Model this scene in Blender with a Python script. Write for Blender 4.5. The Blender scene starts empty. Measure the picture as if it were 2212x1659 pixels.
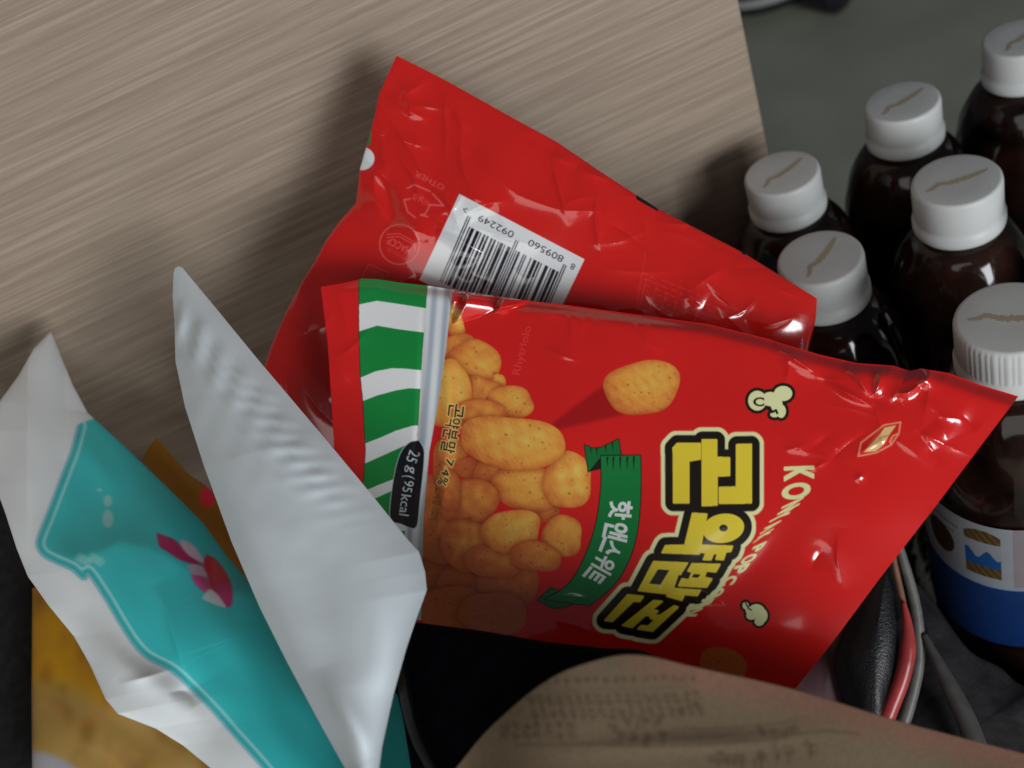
import bpy, math, random
import numpy as np
from mathutils import Matrix, Vector

random.seed(7); RNG = np.random.default_rng(11)
S = bpy.context.scene
COL = S.collection

# ------------------------------------------------------------------ camera
FPX, CX, CY = 2400.0, 1106.0, 829.5          # photo measured on a 2212 x 1659 grid
PITCH, ROLL, CAMH = math.radians(41.4), math.radians(24.8), 0.485
fwd = np.array([0, math.cos(PITCH), -math.sin(PITCH)])
up0 = np.array([0, math.sin(PITCH), math.cos(PITCH)])
rt0 = np.array([1.0, 0, 0])
RT = rt0 * math.cos(ROLL) - up0 * math.sin(ROLL)
UP = up0 * math.cos(ROLL) + rt0 * math.sin(ROLL)
# world up leans to the left in the picture, so rotate the other way round
RT, UP = rt0 * math.cos(ROLL) - up0 * math.sin(ROLL), rt0 * math.sin(ROLL) + up0 * math.cos(ROLL)
CAM = np.array([0, 0, CAMH])
cam_d = bpy.data.cameras.new('camera'); cam = bpy.data.objects.new('camera', cam_d); COL.objects.link(cam)
M = Matrix(((RT[0], UP[0], -fwd[0], CAM[0]), (RT[1], UP[1], -fwd[1], CAM[1]), (RT[2], UP[2], -fwd[2], CAM[2]), (0, 0, 0, 1)))
cam.matrix_world = M
cam_d.sensor_width = 36; cam_d.lens = 36 * FPX / 2212; cam_d.clip_start = 0.01; cam_d.clip_end = 50
cam_d.dof.use_dof = True; cam_d.dof.focus_distance = 0.32; cam_d.dof.aperture_fstop = 11
S.camera = cam

# ------------------------------------------------------------------ world, lamps, exposure
w = bpy.data.worlds.new('World'); S.world = w; w.use_nodes = True
w.node_tree.nodes['Background'].inputs[0].default_value = (0.80, 0.86, 1.0, 1)
w.node_tree.nodes['Background'].inputs[1].default_value = 0.06
def area(name, loc, target, sx, sy, power, col):
    l = bpy.data.lights.new(name, 'AREA'); l.shape = 'RECTANGLE'; l.size = sx; l.size_y = sy
    l.energy = power; l.color = col
    o = bpy.data.objects.new(name, l); COL.objects.link(o); o.location = loc
    o.rotation_euler = (Vector(target) - Vector(loc)).to_track_quat('-Z', 'Y').to_euler(); return o
area('window_light', (0.47, -1.15, 0.50), (0, 0.25, 0.27), 0.62, 0.52, 14.8, (0.93, 0.97, 1.0))
area('room_light', (-0.55, -0.95, 0.85), (0, 0.25, 0.27), 0.9, 0.8, 2.9, (1.0, 0.97, 0.92))
S.view_settings.view_transform = 'Standard'; S.view_settings.look = 'None'
S.view_settings.exposure = 0; S.view_settings.gamma = 1
S.view_settings.use_curve_mapping = False

# ------------------------------------------------------------------ helpers
def lin(c):
    c = np.asarray(c, float) / 255.0
    return np.where(c <= 0.04045, c / 12.92, ((c + 0.055) / 1.055) ** 2.4)
def P(px, py, D):
    """pixel of the 2212-wide measuring grid at depth D -> world point(s)"""
    px = np.asarray(px, float); py = np.asarray(py, float); D = np.asarray(D, float)
    return CAM + D[..., None] * (fwd + ((px - CX) / FPX)[..., None] * RT - ((py - CY) / FPX)[..., None] * UP)
def plane3(a, b, c):
    """depth field of a true plane through three (px, py, D)"""
    A = np.array([[a[0], a[1], 1], [b[0], b[1], 1], [c[0], c[1], 1]], float)
    k = np.linalg.solve(A, [1 / a[2], 1 / b[2], 1 / c[2]])
    return lambda x, y: 1.0 / (k[0] * x + k[1] * y + k[2])
def mat(name, color=(.5, .5, .5), rough=.5, spec=.5, coat=0, attr=None, metal=0, noise=None, bump=None, gain=1.0):
    m = bpy.data.materials.new(name); m.use_nodes = True
    nt = m.node_tree; b = nt.nodes['Principled BSDF']
    b.inputs['Roughness'].default_value = rough; b.inputs['Specular IOR Level'].default_value = spec
    b.inputs['Coat Weight'].default_value = coat; b.inputs['Metallic'].default_value = metal
    b.inputs['Base Color'].default_value = (*color, 1)
    tc = nt.nodes.new('ShaderNodeTexCoord')
    if attr:
        a = nt.nodes.new('ShaderNodeAttribute'); a.attribute_name = attr
        nt.links.new(a.outputs['Color'], b.inputs['Base Color'])
    if noise:                       # (scale vec, detail, strength): multiplies base colour
        mp = nt.nodes.new('ShaderNodeMapping'); mp.inputs['Scale'].default_value = noise[0]
        n = nt.nodes.new('ShaderNodeTexNoise'); n.inputs['Scale'].default_value = 1; n.inputs['Detail'].default_value = noise[1]
        nt.links.new(tc.outputs['Object'], mp.inputs[0]); nt.links.new(mp.outputs[0], n.inputs[0])
        mr = nt.nodes.new('ShaderNodeMapRange'); mr.inputs[3].default_value = 1 - noise[2]; mr.inputs[4].default_value = 1 + noise[2]
        mr.inputs[1].default_value = .3; mr.inputs[2].default_value = .7
        nt.links.new(n.outputs['Fac'], mr.inputs[0])
        mx = nt.nodes.new('ShaderNodeVectorMath'); mx.operation = 'SCALE'
        if attr: nt.links.new(a.outputs['Color'], mx.inputs[0])
        else: mx.inputs[0].default_value = color
        nt.links.new(mr.outputs[0], mx.inputs['Scale']); nt.links.new(mx.outputs[0], b.inputs['Base Color'])
    if bump:                        # (scale, strength, distance)
        n = nt.nodes.new('ShaderNodeTexNoise'); n.inputs['Scale'].default_value = bump[0]; n.inputs['Detail'].default_value = 4
        nt.links.new(tc.outputs['Object'], n.inputs[0])
        bp = nt.nodes.new('ShaderNodeBump'); bp.inputs['Strength'].default_value = bump[1]; bp.inputs['Distance'].default_value = bump[2]
        nt.links.new(n.outputs['Fac'], bp.inputs['Height']); nt.links.new(bp.outputs[0], b.inputs['Normal'])
    return m
def mesh_obj(name, verts, faces, m, parent=None, smooth=True, colors=None):
    me = bpy.data.meshes.new(name)
    verts = np.asarray(verts, np.float32).reshape(-1, 3)
    if isinstance(faces, np.ndarray):
        nf, k = faces.shape
        me.vertices.add(len(verts)); me.vertices.foreach_set('co', verts.ravel())
        me.loops.add(nf * k); me.loops.foreach_set('vertex_index', faces.astype(np.int32).ravel())
        me.polygons.add(nf); me.polygons.foreach_set('loop_start', np.arange(0, nf * k, k, dtype=np.int32))
        me.update(calc_edges=True)
    else:
        me.from_pydata([tuple(map(float, v)) for v in verts], [], faces); me.update()
    if smooth: me.polygons.foreach_set('use_smooth', np.ones(len(me.polygons), bool))
    if colors is not None:
        ca = me.color_attributes.new('print', 'FLOAT_COLOR', 'POINT')
        c4 = np.ones((len(verts), 4), np.float32); c4[:, :3] = colors
        ca.data.foreach_set('color', c4.ravel())
    me.materials.append(m); me.validate()
    o = bpy.data.objects.new(name, me); COL.objects.link(o)
    if parent: o.parent = parent; o.matrix_parent_inverse = parent.matrix_world.inverted()
    return o
def tag(o, label=None, cat=None, group=None, kind=None):
    if label: o['label'] = label
    if cat: o['category'] = cat
    if group: o['group'] = group
    if kind: o['kind'] = kind
    return o
def empty(name, loc, label, cat, group=None):
    o = bpy.data.objects.new(name, None); COL.objects.link(o); o.location = tuple(map(float, loc))
    o.empty_display_size = .01
    o.matrix_world = Matrix.Translation(o.location)
    return tag(o, label, cat, group)
def grid_faces(nu, nv, flip=False):
    i, j = np.meshgrid(np.arange(nu - 1), np.arange(nv - 1), indexing='ij')
    a = (i * nv + j).ravel(); b = a + nv; c = b + 1; d = a + 1
    return np.stack([a, d, c, b] if flip else [a, b, c, d], 1)
def spline(pts, n):
    """Catmull-Rom through pts resampled to n points by arc length"""
    p = np.asarray(pts, float)
    if len(p) == 2: q = p[0] + (p[1] - p[0]) * np.linspace(0, 1, 40)[:, None]
    else:
        e = np.vstack([2 * p[0] - p[1], p, 2 * p[-1] - p[-2]]); q = []
        for i in range(1, len(e) - 2):
            t = np.linspace(0, 1, 24, endpoint=False)[:, None]
            a, b, c, d = e[i - 1], e[i], e[i + 1], e[i + 2]
            q.append(.5 * (2 * b + (c - a) * t + (2 * a - 5 * b + 4 * c - d) * t ** 2 + (3 * b - a - 3 * c + d) * t ** 3))
        q = np.vstack(q + [p[-1:]])
    L = np.concatenate([[0], np.cumsum(np.linalg.norm(np.diff(q, axis=0), axis=1))]); s = np.linspace(0, L[-1], n)
    return np.stack([np.interp(s, L, q[:, k]) for k in range(q.shape[1])], 1)
def polyl(pts, n):
    q = np.asarray(pts, float)
    L = np.concatenate([[0], np.cumsum(np.linalg.norm(np.diff(q, axis=0), axis=1))]); s = np.linspace(0, L[-1], n)
    return np.stack([np.interp(s, L, q[:, k]) for k in range(q.shape[1])], 1)
def coons(top, right, bottom, left, nu, nv, f=polyl):
    """top/bottom run left->right, left/right run top->bottom"""
    T, B, Lf, R = f(top, nu), f(bottom, nu), f(left, nv), f(right, nv)
    u = np.linspace(0, 1, nu)[:, None, None]; v = np.linspace(0, 1, nv)[None, :, None]
    X = (1 - v) * T[:, None] + v * B[:, None] + (1 - u) * Lf[None] + u * R[None] \
        - ((1 - u) * (1 - v) * T[0] + u * (1 - v) * T[-1] + (1 - u) * v * B[0] + u * v * B[-1])
    return X[..., 0], X[..., 1], u[..., 0] + 0 * v[..., 0], v[..., 0] + 0 * u[..., 0]
def polydist(x, y, pts):
    """distance, fraction along, and side sign of every point to a polyline"""
    best = np.full(x.shape, 1e9); frac = np.zeros(x.shape); side = np.ones(x.shape)
    p = np.asarray(pts, float); seg = np.linalg.norm(np.diff(p, axis=0), axis=1); tot = seg.sum(); acc = 0
    for i in range(len(p) - 1):
        ax, ay = p[i]; dx, dy = p[i + 1] - p[i]
        t = np.clip(((x - ax) * dx + (y - ay) * dy) / (dx * dx + dy * dy + 1e-9), 0, 1)
        ex, ey = x - ax - t * dx, y - ay - t * dy; d = np.hypot(ex, ey); k = d < best
        best = np.where(k, d, best); frac = np.where(k, (acc + t * seg[i]) / tot, frac)
        side = np.where(k, np.sign(dx * ey - dy * ex), side); acc += seg[i]
    return best, frac, side
def crease(x, y, pts, amp, w, kind='roof', w2=None):
    m = 6 * max(w, w2 or w); p = np.asarray(pts, float)
    box = (x > p[:, 0].min() - m) & (x < p[:, 0].max() + m) & (y > p[:, 1].min() - m) & (y < p[:, 1].max() + m)
    out = np.zeros(x.shape)
    if not box.any(): return out
    d, fr, sd = polydist(x[box], y[box], spline(pts, 14) if len(pts) > 2 else pts)
    tp = np.sin(np.pi * np.clip(fr, .0, 1)) ** 1.3
    ww = np.where(sd > 0, w, w2 or w)
    if kind == 'roof': out[box] = amp * tp * np.exp(-np.sqrt(d * d + 2) / ww)
    elif kind == 'ridge': out[box] = amp * tp * np.exp(-(d / ww) ** 2)
    return out
def waves(x, y, seed, n, lo, hi, amp):
    r = np.random.default_rng(seed); h = np.zeros(x.shape)
    for _ in range(n):
        L = math.exp(r.uniform(math.log(lo), math.log(hi))); a = r.uniform(0, math.tau); ph = r.uniform(0, math.tau)
        h += (L / hi) * np.cos((x * math.cos(a) + y * math.sin(a)) * math.tau / L + ph)
    return amp * h / math.sqrt(n)

def crumple(x, y, seed, zones, amp):
    """many short straight film creases: zones of (x0, y0, x1, y1, count, main direction)"""
    r = np.random.default_rng(seed); h = np.zeros(x.shape)
    for x0, y0, x1, y1, n, a0 in zones:
        for _ in range(n):
            cx, cy = r.uniform(x0, x1), r.uniform(y0, y1); L = r.uniform(25, 95); a = a0 + r.normal(0, .55); b = a + r.normal(0, .25)
            p = [(cx - L * math.cos(a), cy - L * math.sin(a)), (cx, cy), (cx + L * math.cos(b), cy + L * math.sin(b))]
            w1 = r.uniform(5, 12); h += crease(x, y, p, amp * r.uniform(.35, 1) * r.choice([1, 1, -1]), w1, 'roof', w1 * r.uniform(1.5, 3.5))
    return h

# ------------------------------------------------------------------ print artwork (a small rasteriser)
_gc = {}
def glyph(txt, offset=0.0):
    """triangles of a text in a 0..1 box"""
    k = (txt, offset)
    if k not in _gc:
        cu = bpy.data.curves.new('t', 'FONT'); cu.body = txt; cu.size = 1; cu.offset = offset; cu.resolution_u = 4
        o = bpy.data.objects.new('t', cu); COL.objects.link(o)
        dg = bpy.context.evaluated_depsgraph_get(); dg.update()
        me = o.evaluated_get(dg).to_mesh(); me.calc_loop_triangles()
        v = np.array([q.co[:2] for q in me.vertices]); t = np.array([q.vertices[:] for q in me.loop_triangles])
        o.evaluated_get(dg).to_mesh_clear(); bpy.data.objects.remove(o); bpy.data.curves.remove(cu)
        lo, hi = v.min(0), v.max(0); _gc[k] = ((v - lo) / (hi - lo), t)
    return _gc[k]
class Canvas:
    def __init__(s, x0, y0, x1, y1, base):
        s.x0, s.y0 = x0, y0; s.W, s.H = x1 - x0, y1 - y0
        s.a = np.ones((s.H, s.W, 3)) * np.asarray(base, float)
        s.X, s.Y = np.meshgrid(np.arange(s.W) + x0 + .5, np.arange(s.H) + y0 + .5)
    def mask(s, polys):
        """anti-aliased even-odd coverage of a list of polygons"""
        SS = 3; out = np.zeros((s.H, s.W)); allp = np.vstack(polys)
        r0 = max(int(allp[:, 1].min() - s.y0) - 1, 0); r1 = min(int(allp[:, 1].max() - s.y0) + 2, s.H)
        c0 = max(int(allp[:, 0].min() - s.x0) - 1, 0); c1 = min(int(allp[:, 0].max() - s.x0) + 2, s.W)
        if r1 <= r0 or c1 <= c0: return out
        h, wd = (r1 - r0) * SS, (c1 - c0) * SS; T = np.zeros((h, wd + 1), np.int32)
        for p in polys:
            q = np.stack([(p[:, 0] - s.x0 - c0) * SS, (p[:, 1] - s.y0 - r0) * SS], 1)
            for (xa, ya), (xb, yb) in zip(q, np.roll(q, -1, 0)):
                if ya == yb: continue
                if ya > yb: xa, ya, xb, yb = xb, yb, xa, ya
                i0 = max(int(math.ceil(ya - .5)), 0); i1 = min(int(math.ceil(yb - .5)), h)
                if i1 <= i0: continue
                rr = np.arange(i0, i1); xx = xa + (rr + .5 - ya) * (xb - xa) / (yb - ya)
                np.add.at(T, (rr, np.clip(np.ceil(xx - .5), 0, wd).astype(int)), 1)
        F = (np.cumsum(T, 1)[:, :wd] % 2).astype(float)
        out[r0:r1, c0:c1] = F.reshape(r1 - r0, SS, c1 - c0, SS).mean((1, 3)); return out
    def put(s, m, col, alpha=1.0):
        m = (m * alpha)[..., None]; s.a = s.a * (1 - m) + m * (np.asarray(col, float) if not callable(col) else col(s.X, s.Y))
    def poly(s, pts, col, alpha=1.0): s.put(s.mask([np.asarray(pts, float)]), col, alpha)
    def win(s, x0, x1, y0, y1):
        return slice(max(int(y0 - s.y0) - 2, 0), max(int(y1 - s.y0) + 3, 0)), slice(max(int(x0 - s.x0) - 2, 0), max(int(x1 - s.x0) + 3, 0))
    def line(s, pts, wd, col, alpha=1.0):
        p = np.asarray(pts, float); k = s.win(p[:, 0].min() - wd, p[:, 0].max() + wd, p[:, 1].min() - wd, p[:, 1].max() + wd)
        if s.X[k].size == 0: return
        d, _, _ = polydist(s.X[k], s.Y[k], pts); m = (np.clip(wd / 2 + .5 - d, 0, 1) * alpha)[..., None]
        s.a[k] = s.a[k] * (1 - m) + m * np.asarray(col, float)
    def ell(s, cx, cy, rx, ry, ang=0):
        c, n = math.cos(ang), math.sin(ang); dx, dy = s.X - cx, s.Y - cy
        return (dx * c + dy * n) / rx, (-dx * n + dy * c) / ry
    def emask(s, cx, cy, rx, ry, ang=0):
        a, b = s.ell(cx, cy, rx, ry, ang); return np.clip((1 - np.hypot(a, b)) * min(rx, ry) + .5, 0, 1)
    def tmask(s, txt, c, adv, upv, offset=0.0):
        """text whose bounding box is centred on c, spans adv (reading) by upv (glyph up)"""
        v, t = glyph(txt, offset); c, adv, upv = map(lambda q: np.asarray(q, float), (c, adv, upv))
        q = c + (v[:, :1] - .5) * adv + (v[:, 1:] - .5) * upv
        return s.mask([q[k] for k in t])
    def text(s, txt, c, adv, upv, col, alpha=1.0, offset=0.0): s.put(s.tmask(txt, c, adv, upv, offset), col, alpha)
    def sample(s, x, y, gain):
        fx = np.clip(x - s.x0 - .5, 0, s.W - 1.001); fy = np.clip(y - s.y0 - .5, 0, s.H - 1.001)
        i, j = fy.astype(int), fx.astype(int); a, b = (fy - i)[..., None], (fx - j)[..., None]; L = lin(s.a)
        return gain * ((1 - a) * ((1 - b) * L[i, j] + b * L[i, j + 1]) + a * ((1 - b) * L[i + 1, j] + b * L[i + 1, j + 1]))
def blur(a, sg):
    k = np.exp(-.5 * (np.arange(-12, 13) / sg) ** 2); k /= k.sum(); p = np.pad(a, ((12, 12), (12, 12), (0, 0)), 'edge')
    p = sum(k[i] * p[i:i + a.shape[0]] for i in range(25)); return sum(k[i] * p[:, i:i + a.shape[1]] for i in range(25))
def dilate(m, r):
    out = np.zeros_like(m); R = int(math.ceil(r)) + 1; ys, xs = np.nonzero(m > .02)
    if not len(ys): return m
    a, b = max(ys.min() - R, 0), min(ys.max() + R + 1, m.shape[0]); c, d = max(xs.min() - R, 0), min(xs.max() + R + 1, m.shape[1])
    sub = m[a:b, c:d]; o = sub.copy(); p = np.pad(sub, R); h, w_ = sub.shape
    for i in range(-R, R + 1):
        for j in range(-R, R + 1):
            k = np.clip(r + .5 - math.hypot(i, j), 0, 1)
            if k > 0: np.maximum(o, k * p[R + i:R + i + h, R + j:R + j + w_], out=o)
    out[a:b, c:d] = o; return out

GAIN = 1.55
RED = (186, 25, 22)

# ---- sheet builder: an outline with its own plane, relief and thickness
def sheet(name, top, right, bottom, left, depth, relief, step, m, canvas=None, color=None, parent=None, f=polyl,
          gain=GAIN, thick=None, back=None, backcolor=None, backname='back_panel'):
    n = lambda a: np.linalg.norm(np.diff(np.asarray(a, float), axis=0), axis=1).sum()
    nu = max(int(max(n(top), n(bottom)) / step), 8); nv = max(int(max(n(left), n(right)) / step), 8)
    X, Y, U, V = coons(top, right, bottom, left, nu, nv, f)
    rim = np.clip(np.minimum(np.minimum(U, 1 - U) * nu, np.minimum(V, 1 - V) * nv) * step / 25.0, 0, 1)
    D = depth(X, Y) - relief(X, Y, U, V)
    pts = P(X, Y, D).reshape(-1, 3)
    cols = canvas.sample(X, Y, gain).reshape(-1, 3) if canvas is not None else None
    if cols is not None: cols = np.clip(cols, 0, .9)
    o = mesh_obj(name, pts, grid_faces(nu, nv, True), m, parent, colors=cols)
    if thick:
        k = max(int(12 / step), 2); iu = np.unique(np.r_[np.arange(0, nu, k), nu - 1]); iv = np.unique(np.r_[np.arange(0, nv, k), nv - 1])
        g = np.ix_(iu, iv); pil = (np.sin(np.pi * U[g]) * np.sin(np.pi * V[g])) ** .45
        Db = D[g] + .0004 + thick * pil
        mesh_obj(backname, P(X[g], Y[g], Db).reshape(-1, 3), grid_faces(len(iu), len(iv)), back, parent)
    return o

# ================================================================== SETTING
# floor
m_floor = mat('floor_vinyl', tuple(lin((126, 128, 114)) * 2.1), .55, noise=((9, 9, 9), 5, .14))
fl = mesh_obj('floor', [(-3, -2, 0), (3, -2, 0), (3, 4, 0), (-3, 4, 0)], [(0, 1, 2, 3)], m_floor, smooth=False)
tag(fl, 'grey green floor behind the bottles', 'floor', kind='structure')

# wood panel with horizontal grain
def wood_mat():
    m = bpy.data.materials.new('oak_laminate'); m.use_nodes = True; nt = m.node_tree; b = nt.nodes['Principled BSDF']
    b.inputs['Roughness'].default_value = .5; b.inputs['Specular IOR Level'].default_value = .35
    tc = nt.nodes.new('ShaderNodeTexCoord')
    def noise(sc, det, dist=0, rot=(0, 0, 0)):
        mp = nt.nodes.new('ShaderNodeMapping'); mp.inputs['Scale'].default_value = sc; mp.inputs['Rotation'].default_value = rot
        n = nt.nodes.new('ShaderNodeTexNoise'); n.inputs['Scale'].default_value = 1; n.inputs['Detail'].default_value = det
        n.inputs['Distortion'].default_value = dist
        nt.links.new(tc.outputs['Object'], mp.inputs[0]); nt.links.new(mp.outputs[0], n.inputs[0]); return n
    n1 = noise((26, 26, 1250), 2, .08); n2 = noise((14, 14, 560), 1, .08); n3 = noise((7, 7, 14), 3)
    mix = nt.nodes.new('ShaderNodeMath'); mix.operation = 'MULTIPLY_ADD'; mix.inputs[1].default_value = .62
    nt.links.new(n1.outputs['Fac'], mix.inputs[0])
    m2 = nt.nodes.new('ShaderNodeMath'); m2.operation = 'MULTIPLY'; m2.inputs[1].default_value = .38
    nt.links.new(n2.outputs['Fac'], m2.inputs[0]); nt.links.new(m2.outputs[0], mix.inputs[2])
    cr = nt.nodes.new('ShaderNodeValToRGB'); e = cr.color_ramp.elements
    e[0].position = .36; e[0].color = (*(lin((160, 139, 121)) * .96), 1); e[1].position = .64; e[1].color = (*(lin((184, 164, 145)) * 1.0), 1)
    x = e.new(.5); x.color = (*(lin((170, 152, 134)) * .97), 1)
    nt.links.new(mix.outputs[0], cr.inputs[0])
    hs = nt.nodes.new('ShaderNodeMix'); hs.data_type = 'RGBA'; hs.blend_type = 'MULTIPLY'
    mr = nt.nodes.new('ShaderNodeMapRange'); mr.inputs[1].default_value = .3; mr.inputs[2].default_value = .7; mr.inputs[3].default_value = 0; mr.inputs[4].default_value = .5
    nt.links.new(n3.outputs['Fac'], mr.inputs[0]); nt.links.new(mr.outputs[0], hs.inputs['Factor'])
    nt.links.new(cr.outputs[0], hs.inputs['A']); hs.inputs['B'].default_value = (.86, .88, .90, 1)
    nt.links.new(hs.outputs['Result'], b.inputs['Base Color'])
    bp = nt.nodes.new('ShaderNodeBump'); bp.inputs['Strength'].default_value = .35; bp.inputs['Distance'].default_value = .0006
    nt.links.new(mix.outputs[0], bp.inputs['Height']); nt.links.new(bp.outputs[0], b.inputs['Normal']); return m
YP = .366; XE = .364 * YP + .001
def boxmesh(x0, x1, y0, y1, z0, z1, bev=0):
    v = [(x, y, z) for x in (x0, x1) for y in (y0, y1) for z in (z0, z1)]
    f = [(0, 1, 3, 2), (4, 6, 7, 5), (0, 4, 5, 1), (2, 3, 7, 6), (0, 2, 6, 4), (1, 5, 7, 3)]; return v, f
v, f = boxmesh(-1.2, XE, YP, YP + .018, 0.0, .95)
wp = mesh_obj('wood_panel', v, f, wood_mat(), smooth=False)
tag(wp, 'pale oak laminate panel with diagonal looking grain standing behind the snack bags', 'panel')
bv = wp.modifiers.new('edge', 'BEVEL'); bv.width = .0012; bv.segments = 2

# ================================================================== FRONT RED SNACK BAG
def z2(X, Y): return (658.3 + np.asarray(X) * .3637, 576 + np.asarray(Y) * .3637)
def z3(X, Y): return (1206.9 + X * .4298, 658.3 + Y * .4298)
def z4(X, Y): return (1261.8 + X * .3142, 932.6 + Y * .3142)
def z6(X, Y): return (768 + X * .4464, 1206.9 + Y * .4464)
def zp(X, Y): return (768 + X * .2645, 822.9 + Y * .2645)
def zl(X, Y): return (1810.4 + X * .0992, 877.8 + Y * .0992)
def zt(X, Y): return (932.6 + X * .1736, 658.3 + Y * .1736)
def M4(l): return [z4(*q) for q in l]
cv = Canvas(680, 590, 2215, 1640, RED)
# printed darker drop behind the flying puff
mw = cv.mask([np.array([z3(255, 380), z3(-20, 585), z3(-60, 640), z3(120, 600), z3(330, 550)])])[..., None]
for _ in range(3): mw = (mw + np.roll(mw, 3, 0) + np.roll(mw, -3, 0) + np.roll(mw, 3, 1) + np.roll(mw, -3, 1)) / 5
cv.put(mw[..., 0], (138, 14, 16), .85)
# puffs of the photograph printed on the bag
def puff(cx, cy, rx, ry, ang=0, tone=0.0, seed=0, lim=True):
    R_ = max(rx, ry) * 1.15; kw = cv.win(cx - R_, cx + R_, cy - R_, cy + R_); x, y = cv.X[kw], cv.Y[kw]
    if x.size == 0: return
    c_, n_ = math.cos(ang), math.sin(ang); a = ((x - cx) * c_ + (y - cy) * n_) / rx; b = (-(x - cx) * n_ + (y - cy) * c_) / ry
    r = np.random.default_rng(seed + 5); th = np.arctan2(b, a)
    wob = 1 + .04 * np.cos(2 * th + r.uniform(0, 6)) + .04 * np.cos(3 * th + r.uniform(0, 6)) + .022 * np.cos(5 * th + r.uniform(0, 6))
    rad = (np.abs(a) ** 2.35 + np.abs(b) ** 2.35) ** (1 / 2.35) / wob; m = np.clip((1 - rad) * min(rx, ry) + .5, 0, 1)
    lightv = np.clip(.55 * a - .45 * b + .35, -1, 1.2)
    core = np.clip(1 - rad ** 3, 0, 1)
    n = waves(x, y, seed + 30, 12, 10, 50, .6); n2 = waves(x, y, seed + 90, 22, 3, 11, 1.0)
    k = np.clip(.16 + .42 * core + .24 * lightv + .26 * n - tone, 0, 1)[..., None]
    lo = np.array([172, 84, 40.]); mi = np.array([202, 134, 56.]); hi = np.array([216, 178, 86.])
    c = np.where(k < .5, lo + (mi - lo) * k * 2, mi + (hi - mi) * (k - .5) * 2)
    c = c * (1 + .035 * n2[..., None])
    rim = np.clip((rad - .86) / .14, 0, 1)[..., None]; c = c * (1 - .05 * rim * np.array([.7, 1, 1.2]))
    # brown seasoning specks
    for _ in range(int(rx * ry / 420) + 2):
        q = r.uniform(0, 6.28); u = math.sqrt(r.uniform(0, .75)); ex, ey = u * math.cos(q), u * math.sin(q)
        d = np.hypot((a - ex) * rx, (b - ey) * ry); s_ = r.uniform(.8, 2.4)
        c = c * (1 - .34 * np.exp(-(d / s_) ** 2))[..., None]
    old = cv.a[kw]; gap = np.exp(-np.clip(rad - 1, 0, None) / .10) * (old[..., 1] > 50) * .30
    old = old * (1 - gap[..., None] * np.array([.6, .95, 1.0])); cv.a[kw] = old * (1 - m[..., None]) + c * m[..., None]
pl = [  # x, y (zoom 2 units), rx, ry, angle, tone
    (760, 1850, 260, 260, 0, .75), (1000, 1950, 240, 190, .2, .7), (1200, 1880, 190, 150, 0, .6), (880, 2060, 200, 160, 0, .8),
    (1120, 2060, 210, 120, .1, .75), (780, 1500, 190, 260, 0, .5),
    (890, 330, 52, 110, -.2, .05), (905, 520, 130, 120, 0, .2), (1000, 590, 165, 150, .5, .12), (1150, 690, 48, 50, 0, .1), (1040, 760, 150, 110, .3, .3),
    (860, 760, 125, 210, .05, -.02), (1215, 810, 145, 98, -.05, .1), (1040, 870, 170, 80, 0, .3),
    (860, 1150, 100, 150, .1, .38), (1000, 1200, 110, 70, 0, .8), (1400, 1450, 110, 70, 0, .45), (1230, 1250, 230, 120, .1, .3),
    (1310, 1310, 200, 135, .12, .08), (1560, 1270, 148, 162, .15, 0), (1235, 1045, 322, 150, .09, .0),
    (975, 1400, 168, 145, .1, .38), (860, 1330, 70, 120, 0, .5), (990, 1660, 190, 150, .1, .35), (1130, 1740, 170, 110, 0, .45), (1530, 1600, 122, 118, .2, .12), (1225, 1570, 175, 125, -.08, .02), (1370, 1720, 150, 90, .1, .35)]
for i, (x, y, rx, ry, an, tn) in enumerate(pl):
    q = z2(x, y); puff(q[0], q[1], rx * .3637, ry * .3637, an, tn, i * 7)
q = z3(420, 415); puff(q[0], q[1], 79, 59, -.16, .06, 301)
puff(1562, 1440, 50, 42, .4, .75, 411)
# left red end, stripes
R2 = lambda l: np.stack(z2(np.array([a[0] for a in l]), np.array([a[1] for a in l])), 1)
band = R2([(320, 60), (322, 400), (330, 660), (345, 800), (360, 1100), (345, 1330), (345, 2000), (560, 2000), (640, 1600), (670, 1010), (700, 500), (735, 60)])
cv.poly(band, (18, 118, 52))
bm = cv.mask([band])
W = (206, 212, 218)
for st in ([(300, 232), (320, 225), (430, 203), (560, 222), (740, 250), (740, 395), (560, 372), (430, 350), (320, 385), (300, 392)],
           [(300, 672), (330, 660), (420, 622), (520, 603), (600, 606), (720, 618), (720, 727), (620, 722), (540, 735), (430, 765), (340, 800), (300, 815)],
           [(300, 1070), (355, 1052), (450, 1015), (540, 975), (640, 945), (740, 940), (740, 1010), (600, 1060), (500, 1105), (360, 1168), (300, 1190)],
           [(300, 1350), (350, 1335), (430, 1300), (520, 1265), (640, 1230), (640, 1300), (520, 1330), (420, 1375), (340, 1410)],
           [(300, 1560), (520, 1480), (640, 1450), (640, 1560), (520, 1580), (300, 1650)]):
    cv.put(cv.mask([R2(st)]) * bm, W)
cv.line(R2([(320, 60), (322, 400), (330, 660), (345, 800), (360, 1100), (345, 1330), (345, 2000)]), 1.6, (40, 30, 20))
# silver strip
sil = R2([(735, 60), (700, 500), (672, 1010), (600, 1500), (560, 2100), (690, 2100), (705, 1500), (740, 1100), (795, 800), (840, 480), (885, 60)])
def silver(X, Y):
    d, _, sd = polydist(X, Y, R2([(808, 60), (775, 500), (735, 1010), (655, 1500), (625, 2100)]))
    k = np.clip(.5 + .5 * np.cos(d * sd / 4.2 + .6), 0, 1)[..., None]
    return np.array([150, 158, 168.]) * (1 - k) + np.array([204, 211, 219.]) * k
cv.put(cv.mask([sil]), silver)
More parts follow.
